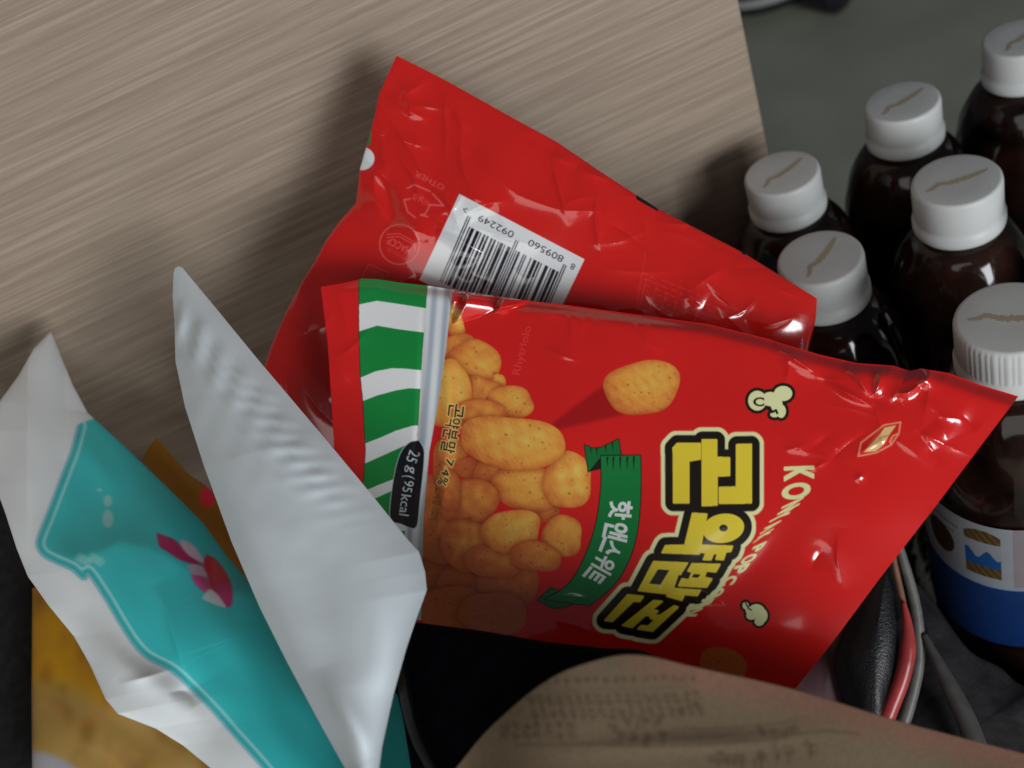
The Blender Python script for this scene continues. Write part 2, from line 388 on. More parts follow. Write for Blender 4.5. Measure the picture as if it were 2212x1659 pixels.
# small text on the puffs
for ch, c, ad, u in (('곤', (820, 245), (-14, 115), (125, 18)), ('약', (797, 345), (-16, 85), (125, 20)), ('분', (776, 435), (-16, 85), (125, 20)),
                     ('말', (757, 540), (-18, 95), (120, 24)), ('7', (765, 665), (-22, 58), (62, 18)), ('.', (735, 705), (-3, 10), (10, 3)), ('4', (738, 748), (-24, 52), (62, 22)), ('%', (712, 820), (-26, 66), (72, 28))):
    sc = .2645; m_ = cv.tmask(ch, zp(*c), np.array(ad) * sc, np.array(u) * sc, .012)
    cv.put(dilate(m_, 3.2), (205, 180, 105), .8); cv.put(m_, (38, 30, 18))
cv.text('곤약칩 100%', zp(665, 1010), np.array((-60, 270)) * .2645, np.array((75, 15)) * .2645, (60, 42, 26), .75)
# pill with weight
pill = [zp(*q) for q in spline([(515, 488), (556, 560), (553, 700), (525, 960), (500, 1180), (450, 1198), (370, 1165), (288, 1130), (292, 950), (325, 740), (370, 590), (440, 505), (515, 488)], 60)]
mp_ = cv.mask([np.array(pill)]); cv.put(dilate(mp_, 2.2), (176, 180, 184)); cv.put(mp_, (16, 17, 24))
for ch, c, ad, u in (('25', (470, 618), (-35, 90), (88, 30)), ('g', (440, 722), (-12, 55), (80, 22)), ('(', (432, 785), (-5, 22), (110, 22)), ('95', (430, 862), (-22, 92), (80, 14)),
                     ('kcal', (405, 1015), (-20, 170), (82, 12))):
    cv.text(ch, zp(*c), np.array(ad) * .2645, np.array(u) * .2645, (176, 180, 184), 1, .006)
# faint scratched lettering
cv.text('Rhytrlolo', zt(1135, 570), np.array((150, -600)) * .1736, np.array((-130, -20)) * .1736, (205, 60, 66), .75)
# green ribbon
outr = [z3(*q) for q in spline([(410, 757), (412, 900), (402, 1080), (372, 1230), (312, 1360), (235, 1450), (150, 1512)], 40)]
innr = [z3(*q) for q in spline([(-70, 1480), (20, 1430), (90, 1350), (158, 1200), (196, 1060), (214, 900), (212, 760)], 40)]
GR = (18, 104, 48); BK = (22, 20, 14)
t1 = [z3(130, 705), z3(168, 722), z3(215, 718), z3(300, 676), z3(312, 752), z3(210, 765), z3(150, 840)]
t2 = [z6(880, 200), z6(945, 142), z6(1010, 165), z6(1085, 205), z6(1010, 235), z6(955, 240)]
for t in (t1, t2):
    mm = cv.mask([np.array(t)]); cv.put(dilate(mm, 2.4), BK); cv.put(mm, (16, 92, 42))
cv.poly([z3(150, 840), z3(215, 765), z3(216, 825)], BK)
mm = cv.mask([np.array(outr + innr)]); cv.put(dilate(mm, 2.6), BK); cv.put(mm, GR)
for x0, y0, L in ((245, 765, 55), (275, 765, 75), (310, 763, 80), (345, 763, 75), (378, 762, 80)):
    cv.poly([z3(x0 - 5, y0), z3(x0 + 5, y0), z3(x0 - 2, y0 + L)], BK)
for x0, y0, L in ((160, 722, 30), (190, 720, 40), (235, 705, 40), (270, 692, 45)):
    cv.poly([z3(x0 - 4, y0), z3(x0 + 4, y0), z3(x0 + 4, y0 + L)], BK)
for ch, c, ad, u in (('핫', (250, 538), (-14, 118), (152, 14)), ('앤', (220, 684), (-24, 112), (160, 40)), ('스', (182, 800), (-36, 92), (120, 64)),
                     ('위', (138, 908), (-46, 84), (128, 72)), ('트', (72, 990), (-52, 62), (112, 62))):
    cv.text(ch, z4(*c), np.array(ad) * .345, np.array(u) * .335, (214, 222, 214), 1, .03)
# big yellow name
def rr(l, r=9):   # rounded by dilating a shrunken polygon
    return np.array(M4(l))
def bar(a, b, wd): a, b = np.array(z4(*a)), np.array(z4(*b)); return ('line', a, b, wd * .3142)
big = [[(1048, 88), (1150, 85), (1150, 490), (930, 494), (930, 382), (1046, 380)],
       [(812, 55), (912, 55), (912, 176), (1000, 178), (1000, 302), (914, 305), (914, 505), (812, 510)],
       [(640, 80), (800, 80), (800, 188), (720, 202), (720, 490), (615, 490), (612, 110)],
       [(745, 560), (845, 566), (792, 842), (535, 832), (560, 782), (692, 780)],
       [(805, 780), (1022, 786), (1008, 824), (975, 826), (958, 880), (905, 878), (918, 838), (890, 838), (872, 882), (818, 880), (838, 834), (782, 826)],
       # third syllable
       [(478, 892), (712, 902), (660, 985), (648, 975), (600, 1118), (372, 1092)],
       [(742, 906), (935, 912), (905, 965), (842, 958), (826, 1000), (880, 1012), (842, 1070), (648, 1060), (672, 1010), (720, 1018), (742, 966), (712, 958)],
       [(610, 1076), (800, 1090), (778, 1128), (690, 1120), (672, 1160), (566, 1130)],
       # fourth syllable
       [(300, 1120), (408, 1132), (384, 1168), (338, 1166), (196, 1304), (140, 1298)],
       [(478, 1160), (540, 1166), (470, 1222), (510, 1232), (468, 1272), (424, 1262), (330, 1346), (262, 1332)],
       [(620, 1196), (648, 1206), (470, 1372), (368, 1356), (392, 1332), (440, 1336), (490, 1290), (452, 1284), (476, 1258), (522, 1262)]]
holes = [[(508, 946), (585, 952), (525, 1052), (448, 1044)], [(755, 978), (800, 982), (782, 1004), (740, 1000)]]
mm = np.zeros((cv.H, cv.W))
for p_ in big: mm = np.maximum(mm, dilate(cv.mask([rr(p_)]), 2.2))
q = z4(957, 664); mm = np.maximum(mm, cv.emask(q[0], q[1], 45.5, 31.5, -.16))
q = z4(958, 662)
full = mm.copy()
hole = cv.emask(q[0], q[1], 9, 7.5)
for p_ in holes: hole = np.maximum(hole, cv.mask([rr(p_)]))
CRM = (212, 205, 150)
blk = dilate(full, 17); cv.put(dilate(blk, 10), CRM); cv.put(blk, (24, 18, 12)); cv.put(full * (1 - hole), (206, 178, 48))
# arc of latin letters
L_ = [('K', (1478, 288), (0, 108), (205, -8)), ('O', (1458, 408), (-8, 118), (198, -30)), ('N', (1420, 510), (-40, 62), (150, -72)), ('Y', (1350, 580), (-42, 55), (150, -80)),
      ('A', (1290, 648), (-42, 50), (130, -74)), ('K', (1232, 716), (-46, 48), (110, -66)), ('P', (1192, 800), (-44, 62), (90, -40)), ('O', (1132, 874), (-44, 66), (100, -30)),
      ('P', (1072, 944), (-44, 66), (100, -22)), ('C', (1002, 1024), (-44, 70), (88, -14)), ('O', (912, 1108), (-54, 70), (84, -10)), ('R', (832, 1180), (-54, 66), (80, -6)), ('N', (752, 1240), (-54, 60), (80, 0))]
for ch, c, ad, u in L_:
    cv.put(dilate(cv.tmask(ch, z4(*c), np.array(ad) * .29, np.array(u) * .3142, .035), 1.3), (214, 206, 146))
# popcorn doodles
m1 = np.zeros((cv.H, cv.W))
for x, y, a, b in ((998, 482, 46, 50), (1064, 474, 44, 36), (1128, 446, 46, 38), (1095, 500, 30, 40), (1118, 535, 24, 34), (1085, 552, 22, 14)):
    q = z3(x, y); m1 = np.maximum(m1, cv.emask(q[0], q[1], a * .4298, b * .4298))
cv.put(dilate(m1, 7), BK); cv.put(m1, CRM)
q = z3(1012, 488); ringd = np.abs(np.hypot((cv.X - q[0]) / 12, (cv.Y - q[1]) / 8) - 1) * 9
cv.put(np.clip(2.6 - ringd, 0, 1) * (cv.X < q[0] + 9), BK)
cv.line([z3(1048, 520), z3(1072, 540), z3(1092, 530), z3(1098, 545)], 5, BK)
m1 = np.zeros((cv.H, cv.W))
for x, y, a, b in ((1185, 1235, 58, 50), (1225, 1265, 36, 50), (1205, 1305, 34, 30), (1150, 1265, 36, 28), (1110, 1195, 22, 26), (1128, 1228, 18, 26)):
    q = z4(x, y); m1 = np.maximum(m1, cv.emask(q[0], q[1], a * .3142, b * .3142))
cv.put(dilate(m1, 5.5), BK); cv.put(m1, CRM); cv.line([z4(1108, 1170), z4(1130, 1215), z4(1150, 1225)], 3, BK)
# hexagon emblem
for seg in [[(440, 1085), (500, 790), (1000, 410), (1360, 345), (1320, 600), (1150, 840), (830, 1010), (440, 1085)]]:
    cv.line([zl(*q) for q in seg], 3.6, (214, 126, 92))
cv.poly([zl(*q) for q in ((560, 1000), (880, 640), (1020, 460), (1270, 410), (1150, 570), (1060, 720), (960, 860), (820, 980))], (200, 164, 112))
cv.line([zl(*q) for q in ((900, 700), (1010, 650), (1100, 640))], 1.4, (140, 60, 40)); cv.line([zl(*q) for q in ((580, 960), (910, 530))], 1.6, (200, 84, 66))
cv.line([zl(*q) for q in ((1290, 600), (1190, 650), (1130, 770), (1160, 830))], 4, (214, 126, 92))

m_film = mat('printed_film', rough=.17, spec=.6, attr='print', coat=.9)
m_film.node_tree.nodes['Principled BSDF'].inputs['Coat Roughness'].default_value = .07
m_redback = mat('red_film', tuple(lin(RED) * GAIN), .3, noise=((60, 60, 60), 3, .06))
dA = plane3((700, 620, .335), (2180, 830, .298), (1100, 1370, .313))
def reliefA(x, y, u, v):
    h = .0028 * (np.sin(np.pi * u) * np.sin(np.pi * np.clip(v, 0, 1)))
    h += .007 * np.clip((v - .5) / .5, 0, 1) ** 2 * np.clip((.75 - u) / .4, 0, 1) ** 1.2
    h += waves(x, y, 3, 9, 180, 700, .0011)
    h += crumple(x, y, 31, [(1700, 750, 2190, 980, 22, .5), (1750, 950, 2050, 1300, 8, 2.2), (700, 620, 770, 900, 4, 1.4), (990, 640, 1600, 800, 8, .25), (1000, 1280, 1600, 1420, 8, .3)], .0007)
    # faint folds through the letters
    h += crease(x, y, [(1745, 1010), (1690, 1130), (1560, 1290), (1420, 1380)], -.0009, 60, 'ridge')
    h += crease(x, y, [(975, 640), (960, 1000), (930, 1400)], .0009, 14, 'ridge')
    h += crease(x, y, [(915, 620), (905, 900), (870, 1250)], -.0007, 7, 'ridge')
    # sharp wrinkles near the top corner
    for a in ([(1665, 738), (1700, 765), (1770, 812)], [(1820, 788), (1850, 815), (1875, 850), (1880, 862)], [(1895, 792), (1900, 820), (1885, 862)],
              [(1925, 875), (1935, 852), (1965, 848), (2005, 812)], [(1780, 820), (1830, 850), (1890, 880)], [(1990, 790), (2005, 812), (1985, 835)]):
        h += crease(x, y, a, .0022, 9, 'roof', 16)
    h += crease(x, y, [(1840, 985), (1880, 965), (1930, 940)], .0007, 10) + crease(x, y, [(1845, 1040), (1870, 1022)], .0006, 8) + crease(x, y, [(1740, 1020), (1800, 990)], .0005, 9)
    # crumpled facet beside the silver strip
    pass
    h += crease(x, y, [(775, 640), (850, 600), (1000, 620)], .0006, 8)
    # small pleats beside the silver strip
    tri = np.clip((x - 972) / 8, 0, 1) * np.clip((1150 - x) / 20, 0, 1) * np.clip((y - 624 - (x - 980) * .12) / 8, 0, 1) * np.clip(((702 - (x - 975) * .27) - y) / 7, 0, 1)
    saw = ((x + .5 * (y - 640)) % 78) / 78; saw = np.where(saw < .88, 1 - saw / .88, (saw - .88) / .12)
    h += tri * (.0044 * saw - .00005 * (y - 660))
    return h * 1.0 - .0035 * np.exp(-(v / .02) ** 2) * np.clip(u * 6, 0, 1)
topA = [(693, 620), (740, 612), (783, 602), (815, 603), (860, 610), (930, 618), (980, 626), (1130, 648), (1225, 659), (1380, 680), (1530, 700), (1660, 732), (1700, 745), (1770, 766), (1850, 784), (1930, 790), (1965, 801), (1990, 796), (2050, 806), (2120, 832), (2200, 856)]
rightA = [(2200, 856), (2130, 948), (2020, 1095), (1900, 1250), (1800, 1385), (1715, 1492), (1640, 1585)]
leftA = [(693, 620), (708, 740), (716, 870), (724, 1000), (735, 1150), (752, 1330)]
botA = [(752, 1330), (905, 1345), (1180, 1386), (1350, 1405), (1500, 1500), (1640, 1585)]
bagA = empty('snack_bag', P(1400, 1500, .34), 'red snack bag facing up with yellow lettering, green ribbon and orange puffs', 'snack bag')
sheet('front_panel', topA, rightA, botA, leftA, dA, reliefA, 1.45, m_film, cv, parent=bagA, thick=.012, back=m_redback)

# ================================================================== BACK RED SNACK BAG (its reverse side up)
def z1(X, Y): return (658.3 + np.asarray(X) * .3637, 109.7 + np.asarray(Y) * .3637)
Z1 = lambda l: np.array([z1(*q) for q in l], float)
cb = Canvas(540, 100, 1790, 1060, (184, 26, 21))
K1 = .3637
PNK = (214, 92, 92)
quad = Z1([(918, 850), (1662, 1238), (1400, 1760), (590, 1550)])
cb.poly(Z1([(918, 850), (1662, 1238), (1430, 1720), (680, 1362)]), (198, 200, 204))
# EAN-13 pattern 8809560092249
Lc = ['0001101', '0011001', '0010011', '0111101', '0100011', '0110001', '0101111', '0111011', '0110111', '0001011']
Gc = [''.join('1' if b == '0' else '0' for b in c)[::-1] for c in Lc]; Rc = [''.join('1' if b == '0' else '0' for b in c) for c in Lc]
digits = '8809560092249'; par = 'LGLGGL'
bits = '101' + ''.join((Lc if p == 'L' else Gc)[int(d)] for d, p in zip(digits[1:7], par)) + '01010' + ''.join(Rc[int(d)] for d in digits[7:]) + '101'
A0, A1 = np.array([1556, 1275.]), np.array([968, 978.])      # first (right) and last (left) bar, lettering side
dn = np.array([-168, 390.])
n = len(bits); i = 0
while i < n:
    if bits[i] == '1':
        j = i
        while j < n and bits[j] == '1': j += 1
        guard = i < 3 or i > n - 4 or 45 <= i < 50
        s0 = 0 if guard else .13
        a = A0 + (A1 - A0) * (i / n); b = A0 + (A1 - A0) * (j / n)
        cb.poly(Z1([a + dn * s0, b + dn * s0, b + dn, a + dn]), (24, 20, 24)); i = j
    else: i += 1
ax = np.array([-.888, -.459]); ux = np.array([-.43, .903])
def btext(t, c, wd, h, col=(34, 28, 32), al=1., off=0.0): cb.text(t, z1(*c), ax * wd * K1, ux * h * K1, col, al, off)
btext('8', (1592, 1282), 26, 36); btext('809560', (1432, 1188), 230, 40); btext('092249', (1136, 1042), 232, 40); btext('>', (952, 945), 24, 30)
btext('OTHER', (742, 772), 190, 34, PNK, .8); btext('비닐류', (690, 885), 110, 40, PNK, .75)
for a in ([(610, 815), (650, 795), (745, 835)], [(760, 850), (825, 920), (745, 915)], [(745, 915), (715, 970), (690, 975)], [(655, 990), (610, 955), (590, 885)], [(590, 885), (625, 880)], [(690, 975), (730, 985)]):
    cb.line(Z1(a), 4, PNK, .75)
q = z1(563, 1150); rd = np.abs(np.hypot(cb.X - q[0], cb.Y - q[1]) - 43); cb.put(np.clip(2 - rd, 0, 1), PNK, .8)
btext('HACCP', (560, 1158), 150, 44, PNK, .8, .01)
for k_ in (0, 18): cb.line(Z1([(490, 1090 + k_), (560, 1085 + k_), (650, 1135 + k_), (655, 1170 + k_)]), 2.2, PNK, .7)
btext('안전관리인증', (545, 1205), 120, 26, PNK, .5)
cb.line(Z1([(340, 1345), (380, 1265), (500, 1320)]), 1.6, PNK, .55); cb.line(Z1([(340, 1345), (480, 1400)]), 1.6, PNK, .5)
for k_ in range(3): cb.line(Z1([(395, 1300 + 22 * k_), (470, 1335 + 22 * k_)]), 2.0, PNK, .35)
q = z1(348, 640); cb.put(cb.emask(q[0] - 4, q[1], 28, 25), (196, 205, 212))
cb.poly([z1(405, 380), z1(388, 560), z1(340, 560), z1(380, 400)], (20, 110, 50))
cb.poly([(1374, 418), (1380, 420), (1424, 447), (1420, 456), (1374, 430)], (26, 14, 14)); cb.poly([(1600, 545), (1612, 536), (1609, 552)], (20, 10, 10))
cb.line([(1395, 545), (1378, 640), (1370, 720)], 1.4, PNK, .35)
for k_ in range(7):
    cb.line([(1396 + 22 * k_, 604 + 15 * k_), (1380 + 22 * k_, 668 + 9 * k_)], 1.6, PNK, .35)
for k_ in range(9):
    r_ = np.random.default_rng(k_); x0 = 1390 + 3 * k_; y0 = 590 + 13 * k_
    for j_ in range(10):
        x1 = x0 + j_ * 19 + r_.uniform(-3, 3); cb.line([(x1, y0 + j_ * 7.5), (x1 + r_.uniform(6, 14), y0 + j_ * 7.5 + 4)], 2.2, PNK, .3)
dB = plane3((840, 150, .352), (1760, 650, .344), (620, 900, .364))
def reliefB(x, y, u, v):
    h = .007 * (np.sin(np.pi * u) * np.sin(np.pi * v)) ** .6 + waves(x, y, 21, 9, 150, 500, .0013)
    h += crumple(x, y, 57, [(770, 150, 1050, 420, 16, .8), (800, 420, 1050, 620, 14, .3), (1050, 260, 1450, 520, 16, .55), (1250, 450, 1740, 700, 22, .4), (600, 620, 720, 960, 8, 1.9)], .0010)
    for a, am, wd in (([(470, 268), (560, 320), (640, 370), (745, 412)], .0021, 26), ([(428, 300), (560, 490), (700, 715), (830, 945)], .0012, 22),
                      ([(1000, 575), (1200, 800), (1330, 882), (1700, 1000)], .0016, 45), ([(770, 1070), (900, 1120), (1075, 1212)], .0034, 34),
                      ([(500, 1050), (620, 1060), (780, 1110)], .0018, 26), ([(305, 910), (420, 900), (510, 1020)], .0026, 40), ([(1330, 520), (1420, 640), (1470, 760)], .0007, 22),
                      ([(1450, 600), (1520, 760), (1560, 860)], .0007, 22), ([(1230, 1290), (1370, 1345)], .0008, 16), ([(860, 370), (905, 400), (960, 500)], .0011, 16), ([(600, 330), (720, 330), (880, 360)], .0009, 18)):
        h += crease(x, y, Z1(a), am * .75, wd * K1 * 1.35, 'roof')
    h += crease(x, y, Z1([(440, 700), (520, 950), (540, 1040)]), -.002, 60 * K1, 'ridge')
    h += crease(x, y, [(1580, 560), (1640, 640), (1690, 700)], .0012, 30, 'ridge')
    return h
topB = [tuple(q) for q in Z1([(545, 28), (700, 105), (850, 182), (1200, 378), (1500, 542), (1810, 752)])] + [(1420, 450), (1604, 545), (1680, 592), (1765, 645)]
rightB = [(1765, 645), (1762, 690), (1745, 760), (1735, 830)]
leftB = [tuple(q) for q in Z1([(545, 28), (490, 150), (440, 262), (412, 400), (368, 560), (328, 700), (316, 800), (303, 905), (205, 1015), (130, 1120), (60, 1250), (0, 1345)])] + [(620, 670), (585, 748), (560, 830), (575, 930), (640, 1020)]
botB = [(640, 1020), (1000, 900), (1400, 850), (1735, 830)]
bagB = empty('snack_bag', P(1100, 1000, .37), 'red snack bag showing its back with white barcode, behind the bag with yellow lettering', 'snack bag')
sheet('front_panel', topB, rightB, botB, leftB, dB, reliefB, 1.6, m_film, cb, parent=bagB, thick=.014, back=m_redback)

# ================================================================== WHITE POUCH
m_white = mat('white_film', tuple(lin((204, 213, 218)) * 1.3), .38, .45, noise=((40, 40, 40), 3, .03))
topW = [(375, 590), (378, 580), (385, 575), (394, 578), (402, 588)]
rightW = [(402, 588), (470, 670), (560, 780), (700, 945), (800, 1065), (880, 1165), (905, 1192), (918, 1235), (922, 1275), (900, 1335), (878, 1400), (850, 1500), (826, 1610), (800, 1800)]
leftW = [(375, 590), (373, 640), (377, 700), (379, 780), (400, 880), (440, 1005), (500, 1170), (560, 1310), (620, 1430), (690, 1560), (745, 1659), (780, 1800)]
botW = [(780, 1800), (785, 1800), (790, 1800), (795, 1800), (800, 1800)]
dW = plane3((380, 590, .350), (905, 1220, .282), (760, 1700, .262))
dirr = np.array([.62, .78]); nrm = np.array([.78, -.62])
def reliefW(x, y, u, v):
    h = .010 * np.sin(np.pi * u) ** .9 * np.clip(v * 3, 0, 1) * (1 - .5 * v)
    e = [(402, 588), (560, 780), (700, 945), (880, 1165)]
    d, fr, sd = polydist(x, y, e)
    ph = (x * .95 + y * .28 * -1) * 0 + (x - 0.10 * -y)                        # grooves run nearly straight down
    band_ = np.exp(-((d - 74) / 34) ** 4) * np.clip((y - 640) / 60, 0, 1) * np.clip((1150 - y) / 120, 0, 1)
    h += .0021 * band_ * (.5 + .5 * np.cos((x + .16 * y) * math.tau / 50)) ** 1.8
    band2 = np.exp(-((d - 170) / 30) ** 2) * np.clip((y - 820) / 60, 0, 1) * np.clip((1300 - y) / 120, 0, 1)
    h += .0003 * band2 * np.cos((x + .16 * y) * math.tau / 52)
    h += crease(x, y, [(420, 900), (520, 1120), (640, 1380), (730, 1600)], .0022, 34, 'ridge')
    h += crease(x, y, [(640, 1130), (700, 1300), (760, 1480)], -.0014, 40, 'ridge') + crease(x, y, [(800, 1250), (830, 1380), (810, 1500)], .0014, 26, 'ridge')
    h += crease(x, y, [(690, 1440), (760, 1560), (800, 1640)], .0028, 22, 'ridge') + waves(x, y, 44, 8, 90, 300, .00025)
    return h
pw = empty('white_pouch', P(750, 1500, .28), 'glossy white pouch seen from its plain back, leaning in front of the red bags', 'pouch')
sheet('front_panel', topW, rightW, botW, leftW, dW, reliefW, 3.0, m_white, parent=pw, thick=.008, back=m_white)
# dark tear nick on the edge of the pouch
nk = P([876, 884, 892, 897, 890, 900, 893, 884], [1378, 1384, 1382, 1388, 1391, 1402, 1404, 1391], np.full(8, .2885))
nk2 = np.vstack([nk, nk + fwd * .0008]); ff = [tuple(range(7, -1, -1)), tuple(range(8, 16))] + [(i, (i + 1) % 8, 8 + (i + 1) % 8, 8 + i) for i in range(8)]
mesh_obj('tear_notch', nk2, ff, mat('dark_ink', (.01, .01, .02), .5), pw, smooth=False)

# ================================================================== TEAL POUCH
def z7(X, Y): return (X * .3638, 658.3 + Y * .3638)
def z8(X, Y): return (X * .4216, 1206.9 + Y * .4216)
def zf(X, Y): return (274.3 + X * .1985, 1042.4 + Y * .1985)
ct = Canvas(-80, 690, 940, 1760, (196, 200, 206))
edge = [z7(470, 722), z7(430, 870), z7(395, 960), z7(330, 1130), z7(280, 1260), z7(235, 1370), z7(225, 1430), z7(258, 1485), z7(330, 1525), z7(430, 1570), z7(500, 1630),
        z8(450, 70), z8(540, 200), z8(620, 335), z8(690, 440), z8(760, 508), z8(880, 572), z8(980, 662), z8(1100, 785), z8(1200, 900), z8(1330, 1045), z8(1500, 1250)]
edge = [tuple(q) for q in spline(edge, 120)]
TEAL = (50, 172, 174)
ct.poly(edge + [(940, 1760), (940, 690), z7(480, 700)], TEAL)
d, _, sd = polydist(ct.X, ct.Y, edge)
ct.put(np.clip(3.2 - np.abs(d - 13), 0, 1) * (ct.mask([np.array(edge + [(940, 1760), (940, 690), z7(480, 700)])])), (176, 202, 202), .8)
ct.put(np.clip(2.5 - np.abs(d - 3), 0, 1) * (sd < 9), (36, 134, 140), .6)
MG = (150, 40, 84)
for pts, c_, al in (([(320, 545), (360, 560), (430, 585), (500, 610), (560, 660), (640, 760), (790, 870), (830, 900), (700, 880), (560, 830), (420, 740), (350, 690)], MG, 1),
                ([(570, 630), (640, 630), (740, 700), (800, 780), (850, 880), (790, 860), (680, 800), (610, 720)], (196, 160, 176), .9),
                ([(640, 900), (760, 890), (860, 950), (870, 1010), (830, 1030), (720, 1000)], (190, 150, 170), .85),
                ([(690, 1000), (830, 1020), (900, 1080), (900, 1180), (840, 1190), (740, 1100)], (180, 70, 120), .95),
                ([(860, 780), (960, 830), (1060, 950), (1130, 1090), (1150, 1280), (1110, 1360), (1020, 1320), (930, 1180), (880, 1020), (830, 900)], (172, 44, 60), 1),
                ([(950, 1100), (1120, 1100), (1150, 1280), (1110, 1360), (1030, 1320)], (170, 50, 110), .9),
                ([(810, 1260), (900, 1160), (980, 1210), (1040, 1290), (1080, 1360), (960, 1330)], (190, 190, 196), .9)):
    ct.poly([zf(*q) for q in spline(pts + [pts[0]], 40)], c_, al)
for x, y, a, b in ((640, 1165, 16, 18), (640, 1270, 20, 28), (590, 1100, 10, 6)):       # pale printed marks
    q = z7(x, y); ct.put(ct.emask(q[0], q[1], a * .6, b * .7), (170, 190, 188), .6)
for k_ in range(6):
    q = z7(470 + 26 * k_, 1500 + (k_ % 3) * 14); ct.put(ct.emask(q[0], q[1], 8, 11, .5), (150, 196, 192), .5)
topT = [(104, 721), (109, 716), (113, 722)]
rightT = [(113, 722), (135, 778), (156, 829), (189, 891), (269, 964), (364, 1055), (437, 1128), (487, 1197), (600, 1330), (760, 1450), (858, 1500), (872, 1560), (888, 1660), (892, 1740)]
leftT = [(104, 721), (73, 753), (40, 811), (0, 866), (-30, 930), (-10, 1050), (12, 1110), (36, 1185), (60, 1245), (105, 1308), (160, 1375), (194, 1435), (228, 1510), (255, 1542), (337, 1574), (395, 1610), (455, 1659), (540, 1740)]
botT = [(540, 1740), (700, 1740), (892, 1740)]
dT = plane3((110, 720, .385), (480, 1200, .335), (350, 1560, .292))
fold = [z7(225, 1450), z7(420, 1500), z7(600, 1460), z7(700, 1410), z7(870, 1430), z7(1100, 1560), z7(1250, 1700)]
def reliefT(x, y, u, v):
    h = .006 * np.sin(np.pi * u) ** .7 * np.sin(np.pi * np.clip(v, 0, 1)) ** .5
    fx = np.array([q[0] for q in fold]); fy = np.array([q[1] for q in fold])
    yy = np.interp(x, fx, fy)
    dd = yy - y                                  # above the fold: surface falls away and tips down
    h += -.00004 * (np.sqrt(dd ** 2 + 60) + dd) * np.clip((x - 60) / 80, 0, 1) * np.exp(-np.clip(dd, 0, None) / 300)
    h += crease(x, y, [z8(790, 130), z8(850, 260), z8(900, 420), z8(930, 520), z8(1000, 660)], .0030, 16, 'roof', 60)
    h += crease(x, y, [z8(420, 260), z8(600, 520), z8(850, 680), z8(1100, 900)], .002, 30, 'ridge') + crease(x, y, [z8(850, 690), z8(950, 680), z8(1000, 760)], -.0016, 16)
    h += crease(x, y, [z8(600, 640), z8(700, 620), z8(900, 560)], .0014, 14) + waves(x, y, 64, 9, 70, 260, .0008)
    h += crease(x, y, [z7(470, 740), z7(560, 900), z7(700, 1150)], .0008, 22, 'ridge')
    return h
m_satin = mat('satin_print_film', rough=.42, spec=.4, attr='print')
ct.a = blur(ct.a, 1.6)
pt = empty('teal_pouch', P(300, 1600, .3), 'turquoise pouch with white edge and magenta flower at lower left', 'pouch')
sheet('front_panel', topT, rightT, botT, leftT, dT, reliefT, 2.4, m_satin, ct, parent=pt, thick=.010, back=m_white)

# ================================================================== MUSTARD PACKS
co = Canvas(60, 1250, 560, 1760, (150, 106, 14))
yy = (co.Y - 1480 + 30 * np.sin(co.X / 60)) / 40
co.put(np.clip(yy, 0, 1), (142, 112, 58)); co.put(np.clip(waves(co.X, co.Y, 55, 9, 30, 140, .5), 0, .6), (96, 62, 14)); 
for k_ in range(70):
    r_ = np.random.default_rng(200 + k_); x, y = r_.uniform(90, 520), r_.uniform(1300, 1700)
    co.put(co.emask(x, y, r_.uniform(10, 34), r_.uniform(7, 18), r_.uniform(0, 3)), (r_.uniform(110, 190), r_.uniform(78, 138), r_.uniform(20, 70)), .16)
co.put(np.clip(co.emask(95, 1690, 110, 62, .35), 0, 1), (128, 132, 150), .8)
co.a = blur(co.a, 5)
dO = plane3((105, 1300, .375), (500, 1300, .375), (105, 1700, .350))
po = empty('mustard_pack', P(250, 1600, .35), 'mustard yellow food pack half hidden under the turquoise pouch in the bottom left corner', 'food pack')
sheet('front_panel', [(70, 1270), (300, 1260), (540, 1300)], [(540, 1300), (545, 1500), (550, 1740)], [(70, 1740), (300, 1745), (550, 1740)], [(70, 1270), (68, 1500), (70, 1740)],
      dO, lambda x, y, u, v: .008 * (np.sin(np.pi * u) * np.sin(np.pi * v)) ** .5 + waves(x, y, 77, 8, 60, 220, .0014), 3.0, m_satin, co, parent=po, thick=.012, back=m_satin)
cs = Canvas(280, 920, 640, 1300, (130, 84, 12))
q = (449, 1074); cs.put(cs.emask(q[0], q[1], 17, 24), (214, 40, 52))
dS = plane3((335, 945, .385), (560, 1250, .360), (305, 990, .385))
ps = empty('ochre_sachet', P(450, 1150, .36), 'narrow ochre sachet with red dot, between turquoise pouch and white pouch', 'sachet')
sheet('front_panel', [(306, 992), (320, 968), (338, 945)], [(338, 945), (408, 1025), (440, 1045), (530, 1130), (620, 1260)], [(540, 1290), (580, 1275), (620, 1260)], [(306, 992), (380, 1085), (470, 1190), (540, 1290)],
      dS, lambda x, y, u, v: .002 * np.sin(np.pi * u) + waves(x, y, 78, 6, 60, 200, .0006), 3.0, m_satin, cs, parent=ps, thick=.004, back=m_satin)

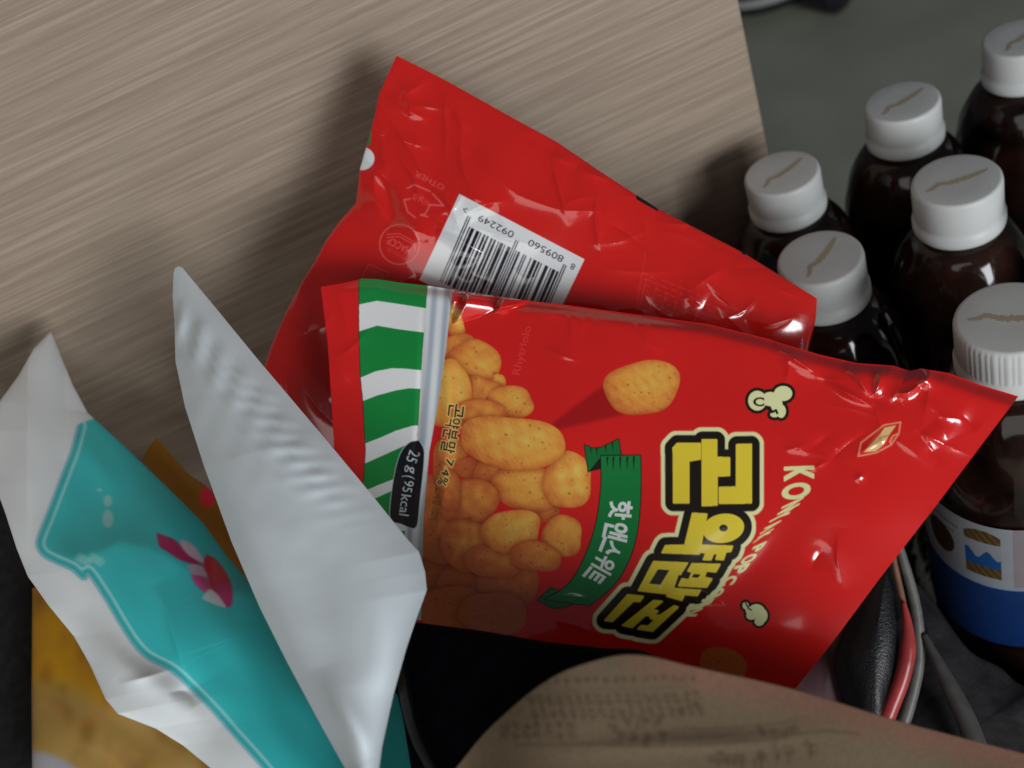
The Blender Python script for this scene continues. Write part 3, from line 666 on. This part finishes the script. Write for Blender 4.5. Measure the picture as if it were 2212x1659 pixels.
# ================================================================== BLACK THINGS
def prism(name, outline, depth, thick, m, parent=None, n=90, closed=True, bulge=0.0):
    """traced outline as a solid slab with a softly rounded rim"""
    o = spline(list(outline) + [outline[0]], n + 1)[:-1]; c = o.mean(0); rings = []
    prof = [(1.0, thick), (1.0, thick * .35), (.985, .0), (.93, -.0004), (.7, -bulge * .6), (.4, -bulge * .9), (.12, -bulge)]
    vs = []
    for s_, dz in prof:
        q = c + (o - c) * s_; vs.append(P(q[:, 0], q[:, 1], depth(q[:, 0], q[:, 1]) + dz))
    k = len(o); V_ = np.vstack(vs); F = []
    for r in range(len(prof) - 1):
        for i in range(k): F.append((r * k + i, r * k + (i + 1) % k, (r + 1) * k + (i + 1) % k, (r + 1) * k + i))
    F.append(tuple(range((len(prof) - 1) * k, len(prof) * k))); F.append(tuple(range(k - 1, -1, -1)))
    return mesh_obj(name, V_, F, m, parent)
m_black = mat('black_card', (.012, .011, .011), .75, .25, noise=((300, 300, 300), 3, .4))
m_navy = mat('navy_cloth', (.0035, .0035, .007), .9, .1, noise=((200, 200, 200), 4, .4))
bx = empty('black_box', (-.08, .21, 0), 'matt black open box with its flap along the left edge beside the mustard pack', 'box')
vv, ff2 = [], []
for b_ in ((-.25, .034, .055, .361, .0005, .004), (-.25, -.246, .055, .361, .004, .150), (.030, .034, .055, .361, .004, .150), (-.246, .030, .055, .059, .004, .150), (-.246, .030, .357, .361, .004, .150)):
    v_, f_ = boxmesh(*b_); ff2 += [tuple(i + len(vv) for i in q_) for q_ in f_]; vv += v_
mesh_obj('body', vv, ff2, m_black, bx, smooth=False)
gx, gy = np.meshgrid(np.linspace(-.244, .028, 90), np.linspace(.061, .355, 80), indexing='ij')
gz = .150 + .045 * np.clip(np.sin(np.pi * (gx + .244) / .272), 0, 1) ** .6 * np.clip(np.sin(np.pi * np.clip((gy - .04) / .27, 0, 1)), 0, 1) + waves(gx * 1000, gy * 1000, 12, 10, 30, 120, .006)
gz = np.where(gy > .30, np.minimum(gz, .15), gz)
prism('flap', [(-160, 930), (20, 950), (102, 985), (106, 1200), (106, 1500), (104, 1760), (-160, 1760)], plane3((0, 1000, .41), (105, 1000, .41), (0, 1600, .375)), .004, m_black, bx, n=160)
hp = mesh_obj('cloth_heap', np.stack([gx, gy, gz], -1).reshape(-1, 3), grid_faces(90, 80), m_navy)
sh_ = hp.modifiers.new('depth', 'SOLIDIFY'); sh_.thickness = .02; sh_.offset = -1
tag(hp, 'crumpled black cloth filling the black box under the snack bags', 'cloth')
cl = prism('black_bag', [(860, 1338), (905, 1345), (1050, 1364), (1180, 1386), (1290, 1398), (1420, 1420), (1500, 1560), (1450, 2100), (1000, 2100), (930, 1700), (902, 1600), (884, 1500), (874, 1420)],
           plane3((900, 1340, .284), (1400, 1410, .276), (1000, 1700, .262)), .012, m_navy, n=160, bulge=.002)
tag(cl, 'black cloth bag in deep shade below the red snack bag', 'bag')
def tube(name, pts, D, rad, m, parent=None, taper=None, seg=14, n=70, flat=1.0):
    q = spline(pts, n); dd = np.interp(np.linspace(0, 1, n), np.linspace(0, 1, len(D)), D); c = P(q[:, 0], q[:, 1], dd)
    t = np.gradient(c, axis=0); t /= np.linalg.norm(t, axis=1)[:, None]
    s_ = np.cross(t, fwd); s_ /= np.linalg.norm(s_, axis=1)[:, None]; b_ = np.cross(s_, t)
    rr_ = np.full(n, rad) if taper is None else rad * np.interp(np.linspace(0, 1, n), np.linspace(0, 1, len(taper)), taper)
    a = np.linspace(0, math.tau, seg, endpoint=False)
    V_ = c[:, None] + rr_[:, None, None] * (np.cos(a)[None, :, None] * s_[:, None] + flat * np.sin(a)[None, :, None] * b_[:, None])
    F = [(i * seg + j, i * seg + (j + 1) % seg, (i + 1) * seg + (j + 1) % seg, (i + 1) * seg + j) for i in range(n - 1) for j in range(seg)]
    F += [tuple(range(seg - 1, -1, -1)), tuple((n - 1) * seg + j for j in range(seg))]
    return mesh_obj(name, V_.reshape(-1, 3), F, m, parent)
m_strap = mat('grey_strap', (.014, .013, .013), .6, noise=((400, 400, 400), 3, .3))
st = tube('strap', [(850, 1395), (864, 1450), (878, 1530), (900, 1600), (930, 1660), (960, 1740)], [.284, .267, .262, .258], 0.0011, m_strap, cl, flat=.5)

# leather case
m_leather = mat('black_leather', (.010, .010, .012), .38, .6, bump=(1500, .5, .0006))
m_pipe = mat('red_piping', (.42, .05, .05), .3, .5, noise=((90, 90, 90), 2, .2))
m_grey = mat('grey_rubber', (.14, .135, .125), .45, noise=((300, 300, 300), 3, .2))
m_brown = mat('brown_trim', (.20, .09, .05), .4, noise=((300, 300, 300), 3, .2))
case = empty('leather_case', P(1880, 1500, .36), 'black leather case with red piping and grey rim between red bag and bottles', 'case')
dC = plane3((1900, 1200, .368), (1960, 1400, .358), (1820, 1500, .360))
prism('body', [(1925, 1160), (1880, 1215), (1850, 1290), (1820, 1380), (1800, 1430), (1808, 1480), (1830, 1540), (1860, 1600), (1900, 1620), (1925, 1540), (1950, 1440), (1958, 1340), (1945, 1240)], dC, .02, m_leather, case, n=120, bulge=.009)
tube('brown_trim', [(1918, 1150), (1930, 1210), (1948, 1290), (1957, 1340)], [.3595, .358, .356], .0011, m_brown, case)
tube('piping', [(1952, 1300), (1960, 1350), (1960, 1410), (1948, 1465), (1925, 1525), (1900, 1590), (1870, 1680)], [.355, .352, .351, .350], .0026, m_pipe, case, taper=[.25, 1, 1, 1, 1])
tube('rim', [(1930, 1150), (1952, 1215), (1975, 1300), (1984, 1370), (1984, 1430), (1970, 1500), (1948, 1570), (1915, 1650), (1880, 1740)], [.363, .360, .357, .355], .0019, m_grey, case, taper=[.8, 1, 1.1, 1.2])
# mauve wrapper between the red bag and the case
m_mauve = mat('mauve_wrapper', (.07, .032, .036), .35, .5, noise=((60, 60, 60), 3, .3))
mv = prism('wrapper', [(1640, 1440), (1780, 1380), (1850, 1290), (1880, 1330), (1880, 1500), (1860, 1640), (1640, 1640)], plane3((1700, 1450, .37), (1850, 1400, .37), (1750, 1600, .365)), .005, m_mauve, n=100, bulge=.004)
tag(mv, 'dark mauve wrapper squeezed between the lettered red bag and the leather case', 'wrapper')
# black bag with handle at lower right
m_dark = mat('black_nylon', (.016, .015, .016), .6, .35, noise=((120, 120, 120), 4, .5), bump=(60, .6, .004))
nb = empty('nylon_bag', P(2080, 1600, .38), 'black nylon bag with a rolled grey handle under the blue labelled bottle', 'bag')
prism('body', [(1950, 1230), (2010, 1290), (2090, 1400), (2160, 1440), (2210, 1480), (2300, 1500), (2320, 1800), (1900, 1800), (1930, 1640), (1990, 1450)], plane3((2000, 1400, .372), (2200, 1500, .372), (2000, 1700, .350)), .11, m_dark, nb, n=140, bulge=.005)
m_hand = mat('grey_handle', (.065, .063, .06), .45, noise=((200, 200, 200), 3, .2))
tube('handle', [(1995, 1370), (2020, 1420), (2050, 1480), (2085, 1550), (2110, 1620), (2140, 1720)], [.358, .352, .346, .340], .0034, m_hand, nb, taper=[.3, .8, 1, 1.2])

# ================================================================== KRAFT PAPER
ck = Canvas(960, 1380, 2300, 1760, (112, 96, 76))
tA = [(985, 1659), (1060, 1570), (1180, 1470), (1290, 1425), (1380, 1414), (1500, 1440), (1720, 1490), (1960, 1562), (2300, 1650)]
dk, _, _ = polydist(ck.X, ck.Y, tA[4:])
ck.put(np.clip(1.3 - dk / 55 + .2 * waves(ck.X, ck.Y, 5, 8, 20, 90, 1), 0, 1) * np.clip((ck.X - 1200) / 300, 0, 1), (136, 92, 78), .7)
INK = (82, 66, 50)
def kz(X, Y): return (1261.8 + X * .248, 1426.4 + Y * .248)
ck.line([kz(*q) for q in ((-600, 735), (0, 728), (400, 742), (900, 738), (1300, 715), (1600, 690), (1800, 650), (2100, 610), (2400, 640))], 4, INK, .8)
ck.line([kz(*q) for q in ((760, 592), (1100, 596), (1400, 578), (1700, 545), (1950, 490))], 3, INK, .55)
for off in (250, 372): ck.line([kz(*q) for q in ((-300, off + 20), (200, off), (600, off - 10), (900, off - 14))], 3, INK, .5)
def smudge(x, y, s_, k):
    r_ = np.random.default_rng(k)
    for _ in range(7):
        a = r_.uniform(-.5, .5, 4) * s_; q0 = kz(x + a[0], y + a[1]); horiz = r_.random() < .5
        q1 = (q0[0] + (s_ * .12 if horiz else 0) + 1, q0[1] + (0 if horiz else s_ * .12) + 1); ck.line([q0, q1], s_ * .035 + 2.0, INK, .55)
for i, (x, y, s_) in enumerate(((1120, 830, 110), (1210, 850, 90), (1340, 840, 120), (1530, 830, 130), (1720, 790, 130), (1930, 740, 120), (1540, 600, 80), (1650, 640, 80), (1740, 620, 70), (1820, 590, 60),
                                (290, 660, 100), (410, 660, 90), (540, 660, 110), (670, 660, 90), (240, 535, 90), (380, 530, 60), (500, 525, 100), (630, 525, 90), (850, 420, 60), (960, 400, 50))):
    smudge(x, y, s_, 500 + i)
for row, y in enumerate((160, 300, 350, 420, 470)):
    for j_ in range(18): smudge(-500 + j_ * 85 + row * 17, y + 20 - j_ * 2, 42, 900 + row * 40 + j_)
for row, y in enumerate((560, 640)):
    for j_ in range(7): smudge(-700 + j_ * 95, y + 10 * j_ % 3, 60, 1400 + row * 40 + j_)
ck.a = blur(ck.a, 2.6)
m_kraft = mat('kraft_paper', rough=.85, spec=.15, attr='print', noise=((900, 900, 900), 3, .08))
dK = plane3((1400, 1430, .240), (2200, 1630, .255), (1500, 1700, .236))
kp = sheet('kraft_paper', tA, [(2300, 1650), (2300, 1760), (2300, 2300)], [(940, 2300), (1600, 2300), (2300, 2300)], [(985, 1659), (960, 1760), (940, 2300)], dK,
           lambda x, y, u, v: -.02 * np.exp(-((x - 960) / 160) ** 2) + crease(x, y, [kz(-400, 800), kz(500, 740), kz(1500, 700), kz(2200, 600)], .0012, 20, 'ridge') + waves(x, y, 91, 6, 150, 500, .0015),
           3.0, m_kraft, ck, f=spline, gain=.85)
tag(kp, 'crumpled brown kraft paper with faint printing across the bottom right', 'paper')
sm = kp.modifiers.new('thickness', 'SOLIDIFY'); sm.thickness = .0003; sm.offset = -1

# ================================================================== BOTTLES
def lathe(name, prof, m, loc, parent=None, seg=72, mod=None, cap=True):
    prof = np.asarray(prof, float); a = np.linspace(0, math.tau, seg, endpoint=False); V_ = []
    for r, z in prof:
        k = np.ones(seg) if mod is None else mod(a, z, r)
        V_.append(np.stack([r * k * np.cos(a), r * k * np.sin(a), np.full(seg, z)], 1))
    n = len(prof); F = [(i * seg + j, i * seg + (j + 1) % seg, (i + 1) * seg + (j + 1) % seg, (i + 1) * seg + j) for i in range(n - 1) for j in range(seg)]
    if cap: F += [tuple(range(seg - 1, -1, -1)), tuple((n - 1) * seg + j for j in range(seg))]
    return mesh_obj(name, np.vstack(V_) + np.array(loc), F, m, parent)
m_pet = mat('tea_bottle', (.016, .0065, .0045), .10, .5, noise=((45, 45, 70), 3, .95))
m_cap = mat('white_cap', (.66, .67, .66), .42, .4, noise=((50, 50, 50), 3, .05))
m_ink = mat('brown_ink', (.50, .40, .25), .6)
def bottle(px, py, ztop, capr, caph, R, label, ridged=False, turn=0.0, grp='white capped tea bottles standing on the floor'):
    capr, caph, R = capr * .93, caph * .93, R * .93; ztop = CAMH - (CAMH - ztop) * .93
    ray = fwd + (px - CX) / FPX * RT - (py - CY) / FPX * UP; D = (ztop - CAMH) / ray[2]; c = CAM + D * ray
    x, y = c[0], c[1]; b = empty('tea_bottle', (x, y, 0), label, 'bottle', grp)
    zb = ztop - caph
    sh = []
    ztopb = zb - .002
    for t in np.linspace(0, 1, 14):                                   # dome shoulder
        sh.append((.0135 + (R - .0135) * math.sin(t * math.pi / 2) ** .9, ztopb - .034 * (1 - math.cos(t * math.pi / 2)) ** .8 - .004 * t))
    prof = [(.011, ztop - .004), (.0125, ztopb)] + sh
    zl_ = sh[-1][1]; zz = np.linspace(zl_, .012, 60)
    for z in zz[1:]: prof.append((R * (1 - .022 * max(0, math.cos((zl_ - z) * 420)) ** 6 * (z < zl_ - .012)), z))
    prof += [(R * .97, .006), (R * .86, .0)]
    prof = prof[::-1]
    body = lathe('body', prof, m_pet, (x, y, 0), b, mod=lambda a, z, r: 1 + (.016 * np.cos(11 * a + 90 * z) + .010 * np.cos(17 * a - 200 * z)) * math.exp(-((z - ztopb + .020) / .012) ** 2))
    cp = [(capr * 1.03, zb), (capr * 1.045, zb + .001), (capr * 1.045, zb + .0038), (capr * .995, zb + .0046), (capr * .99, zb + .0056), (capr, zb + .0064), (capr, ztop - .0020), (capr * .985, ztop - .0008), (capr * .955, ztop - .0001), (capr * .91, ztop), (capr * .5, ztop)]
    mod = None
    if ridged: mod = lambda a, z, r: 1 + (.016 * np.sign(np.cos(54 * a)) * .5 if zb + .006 < z < ztop - .0015 else 0 * a)
    cpo = lathe('cap', cp, m_cap, (x, y, 0), b, seg=216 if ridged else 72, mod=mod)
    if ridged:
        for p_ in cpo.data.polygons: pass
    # faded cursive imprint on the lid
    n = 160; t = np.linspace(0, 1, n); sx = (t - .5) * capr * 1.45; hump = .0013 * np.exp(-((t - .24) / .09) ** 2) + .00045 * np.sin(t * 62) * np.clip((t - .25) * 5, 0, 1) * (1.1 - t) + .0004 * np.sin(t * 5 + 1)
    sy = hump - .0008; w_ = (.0006 + .0006 * np.abs(np.sin(t * 50))) * np.sin(np.pi * np.clip(t, .03, .97)) ** .4
    ca, sa = math.cos(turn), math.sin(turn); V_ = []
    for s_ in (-1, 1):
        yy_ = sy + s_ * w_; V_.append(np.stack([x + ca * sx - sa * yy_, y + sa * sx + ca * yy_, np.full(n, ztop + .00012)], 1))
    mesh_obj('imprint', np.vstack(V_), [(i, i + 1, n + i + 1, n + i) for i in range(n - 1)], m_ink, cpo, smooth=False)
    return b, x, y
G = 'white capped tea bottles standing on the floor'
bottle(1688, 372, .215, .0150, .0185, .0285, 'tea bottle nearest the oak panel, its white cap above the red bag', turn=.35)
bottle(1948, 218, .215, .0150, .0185, .0285, 'tea bottle with white cap behind the others, clear of the red bags', turn=.25)
bottle(2066, 388, .215, .0160, .0200, .0285, 'tea bottle with white cap in the middle of the group, straight imprint on its lid', turn=-.1)
bottle(1771, 555, .215, .0155, .0195, .0285, 'tea bottle whose white cap is partly covered by the corner of the red barcode bag', turn=.65)
bottle(2205, 80, .215, .0150, .0185, .0285, 'tea bottle with white cap cut off by the top right corner', turn=.4)
b5, x5, y5 = bottle(2182, 684, .225, .0165, .0200, .0305, 'nearest tea bottle with ribbed white cap and blue and white label', ridged=True, turn=-.55)
bottle(2420, 420, .215, .0150, .0185, .0285, 'tea bottle just beyond the right edge of the picture', turn=.3)
# label on the nearest bottle
def label_mesh():
    R = .0312 * .93; z0, z1_ = .112, .180; nu, nv = 620, 260
    th = np.linspace(-math.pi, math.pi, nu); z = np.linspace(z0, z1_, nv); T, Z = np.meshgrid(th, z, indexing='ij'); zmm = 1000 / .93
    V_ = np.stack([x5 + R * np.sin(T), y5 - R * np.cos(T), Z], -1).reshape(-1, 3)
    s_ = T * R * zmm + 22; h = (Z - z0) * zmm                            # millimetres
    c = np.ones(T.shape + (3,)) * np.array([164, 168, 174.])
    def put(m_, col): 
        nonlocal c
        c = np.where(m_[..., None], np.array(col, float), c)
    put(h < 38 , (22, 56, 116)); put((h > 37.2) & (h < 39.2), (150, 166, 182))
    rnd = waves(s_, h, 8, 8, 6, 30, 1)
    cx_ = -7.0
    wr = (np.abs(s_ - cx_) < 6.2)
    put(wr & (h > 43) & (h < 70 - .12 * (s_ - cx_) ** 2 * .6), (112, 86, 44)); c = np.where((wr & (h > 43) & (h < 70))[..., None] & ((np.sin(s_ * 2.2 + h * 1.4) > .2)[..., None]) & (c[..., :1] == 112), c * .72, c)
    put(wr & (h > 49) & (h < 63), (158, 162, 170)); put(wr & (h > 49) & (h < 56 + 2.2 * np.sin(s_ * .9)), (22, 84, 150))
    put(((s_ + 24) / 6.5) ** 2 + ((h - 54) / 8.5) ** 2 < 1, (66, 42, 28))
    put((np.abs(h - 66) < .8) & (s_ > -30) & (s_ < -15) & (np.sin(s_ * 5) > -.3), (96, 92, 104)); put((np.abs(h - 62) < .6) & (s_ > -30) & (s_ < -17) & (np.sin(s_ * 6) > -.3), (110, 104, 116))
    m_ = (s_ > 3) & (h > 39.2); c = np.where(m_[..., None], c * .55 + np.array([140, 112, 116.]) * .45, c)
    put(((s_ - 14) / 7) ** 2 + ((h - 54) / 6) ** 2 < 1 + .3 * rnd, (92, 62, 62))
    c *= (1 + .03 * rnd)[..., None]
    return V_, grid_faces(nu, nv), np.clip(lin(c) * .75, 0, .9).reshape(-1, 3)
V_, F_, C_ = label_mesh()
mesh_obj('label', V_, F_, mat('label_film', rough=.35, attr='print'), b5, colors=C_)

# ================================================================== FAR THINGS ON THE FLOOR
def floor_at(px, py, z=0):
    ray = fwd + (px - CX) / FPX * RT - (py - CY) / FPX * UP; return CAM + (z - CAMH) / ray[2] * ray
q = floor_at(1650, -22)
m_bowl = mat('dark_bowl', (.012, .014, .022), .35); m_rim = mat('pale_rim', (.42, .42, .40), .5)
bw = empty('pet_bowl', (q[0], q[1], 0), 'dark bowl with pale rim on the floor beyond the oak panel', 'bowl')
lathe('bowl', [(.036, 0), (.048, .003), (.058, .02), (.054, .02), (.045, .006), (.002, .005)], m_bowl, (q[0], q[1], 0), bw)
lathe('rim', [(.0575, .018), (.0640, .018), (.0650, .022), (.0625, .0245), (.0575, .0235), (.0545, .021)], m_rim, (q[0], q[1], 0), bw, cap=False)
q = floor_at(1803, 22)
cst = empty('chair_caster', (q[0], q[1], 0), 'small black caster wheel on the floor at the top edge', 'caster')
a_ = lathe('wheel', [(.003, -.010), (.017, -.010), (.0195, -.007), (.0195, .007), (.017, .010), (.003, .010)], mat('caster_rubber', (.012, .011, .016), .3), (0, 0, 0), None)
a_.parent = cst; a_.matrix_parent_inverse = Matrix.Identity(4); a_.rotation_euler = (math.pi / 2, 0, .5); a_.location = (0, 0, .0195)
fk = lathe('fork', [(.006, .02), (.007, .03), (.009, .045), (.012, .05), (.012, .053)], mat('caster_metal', (.06, .055, .07), .3), (q[0], q[1], 0), cst)
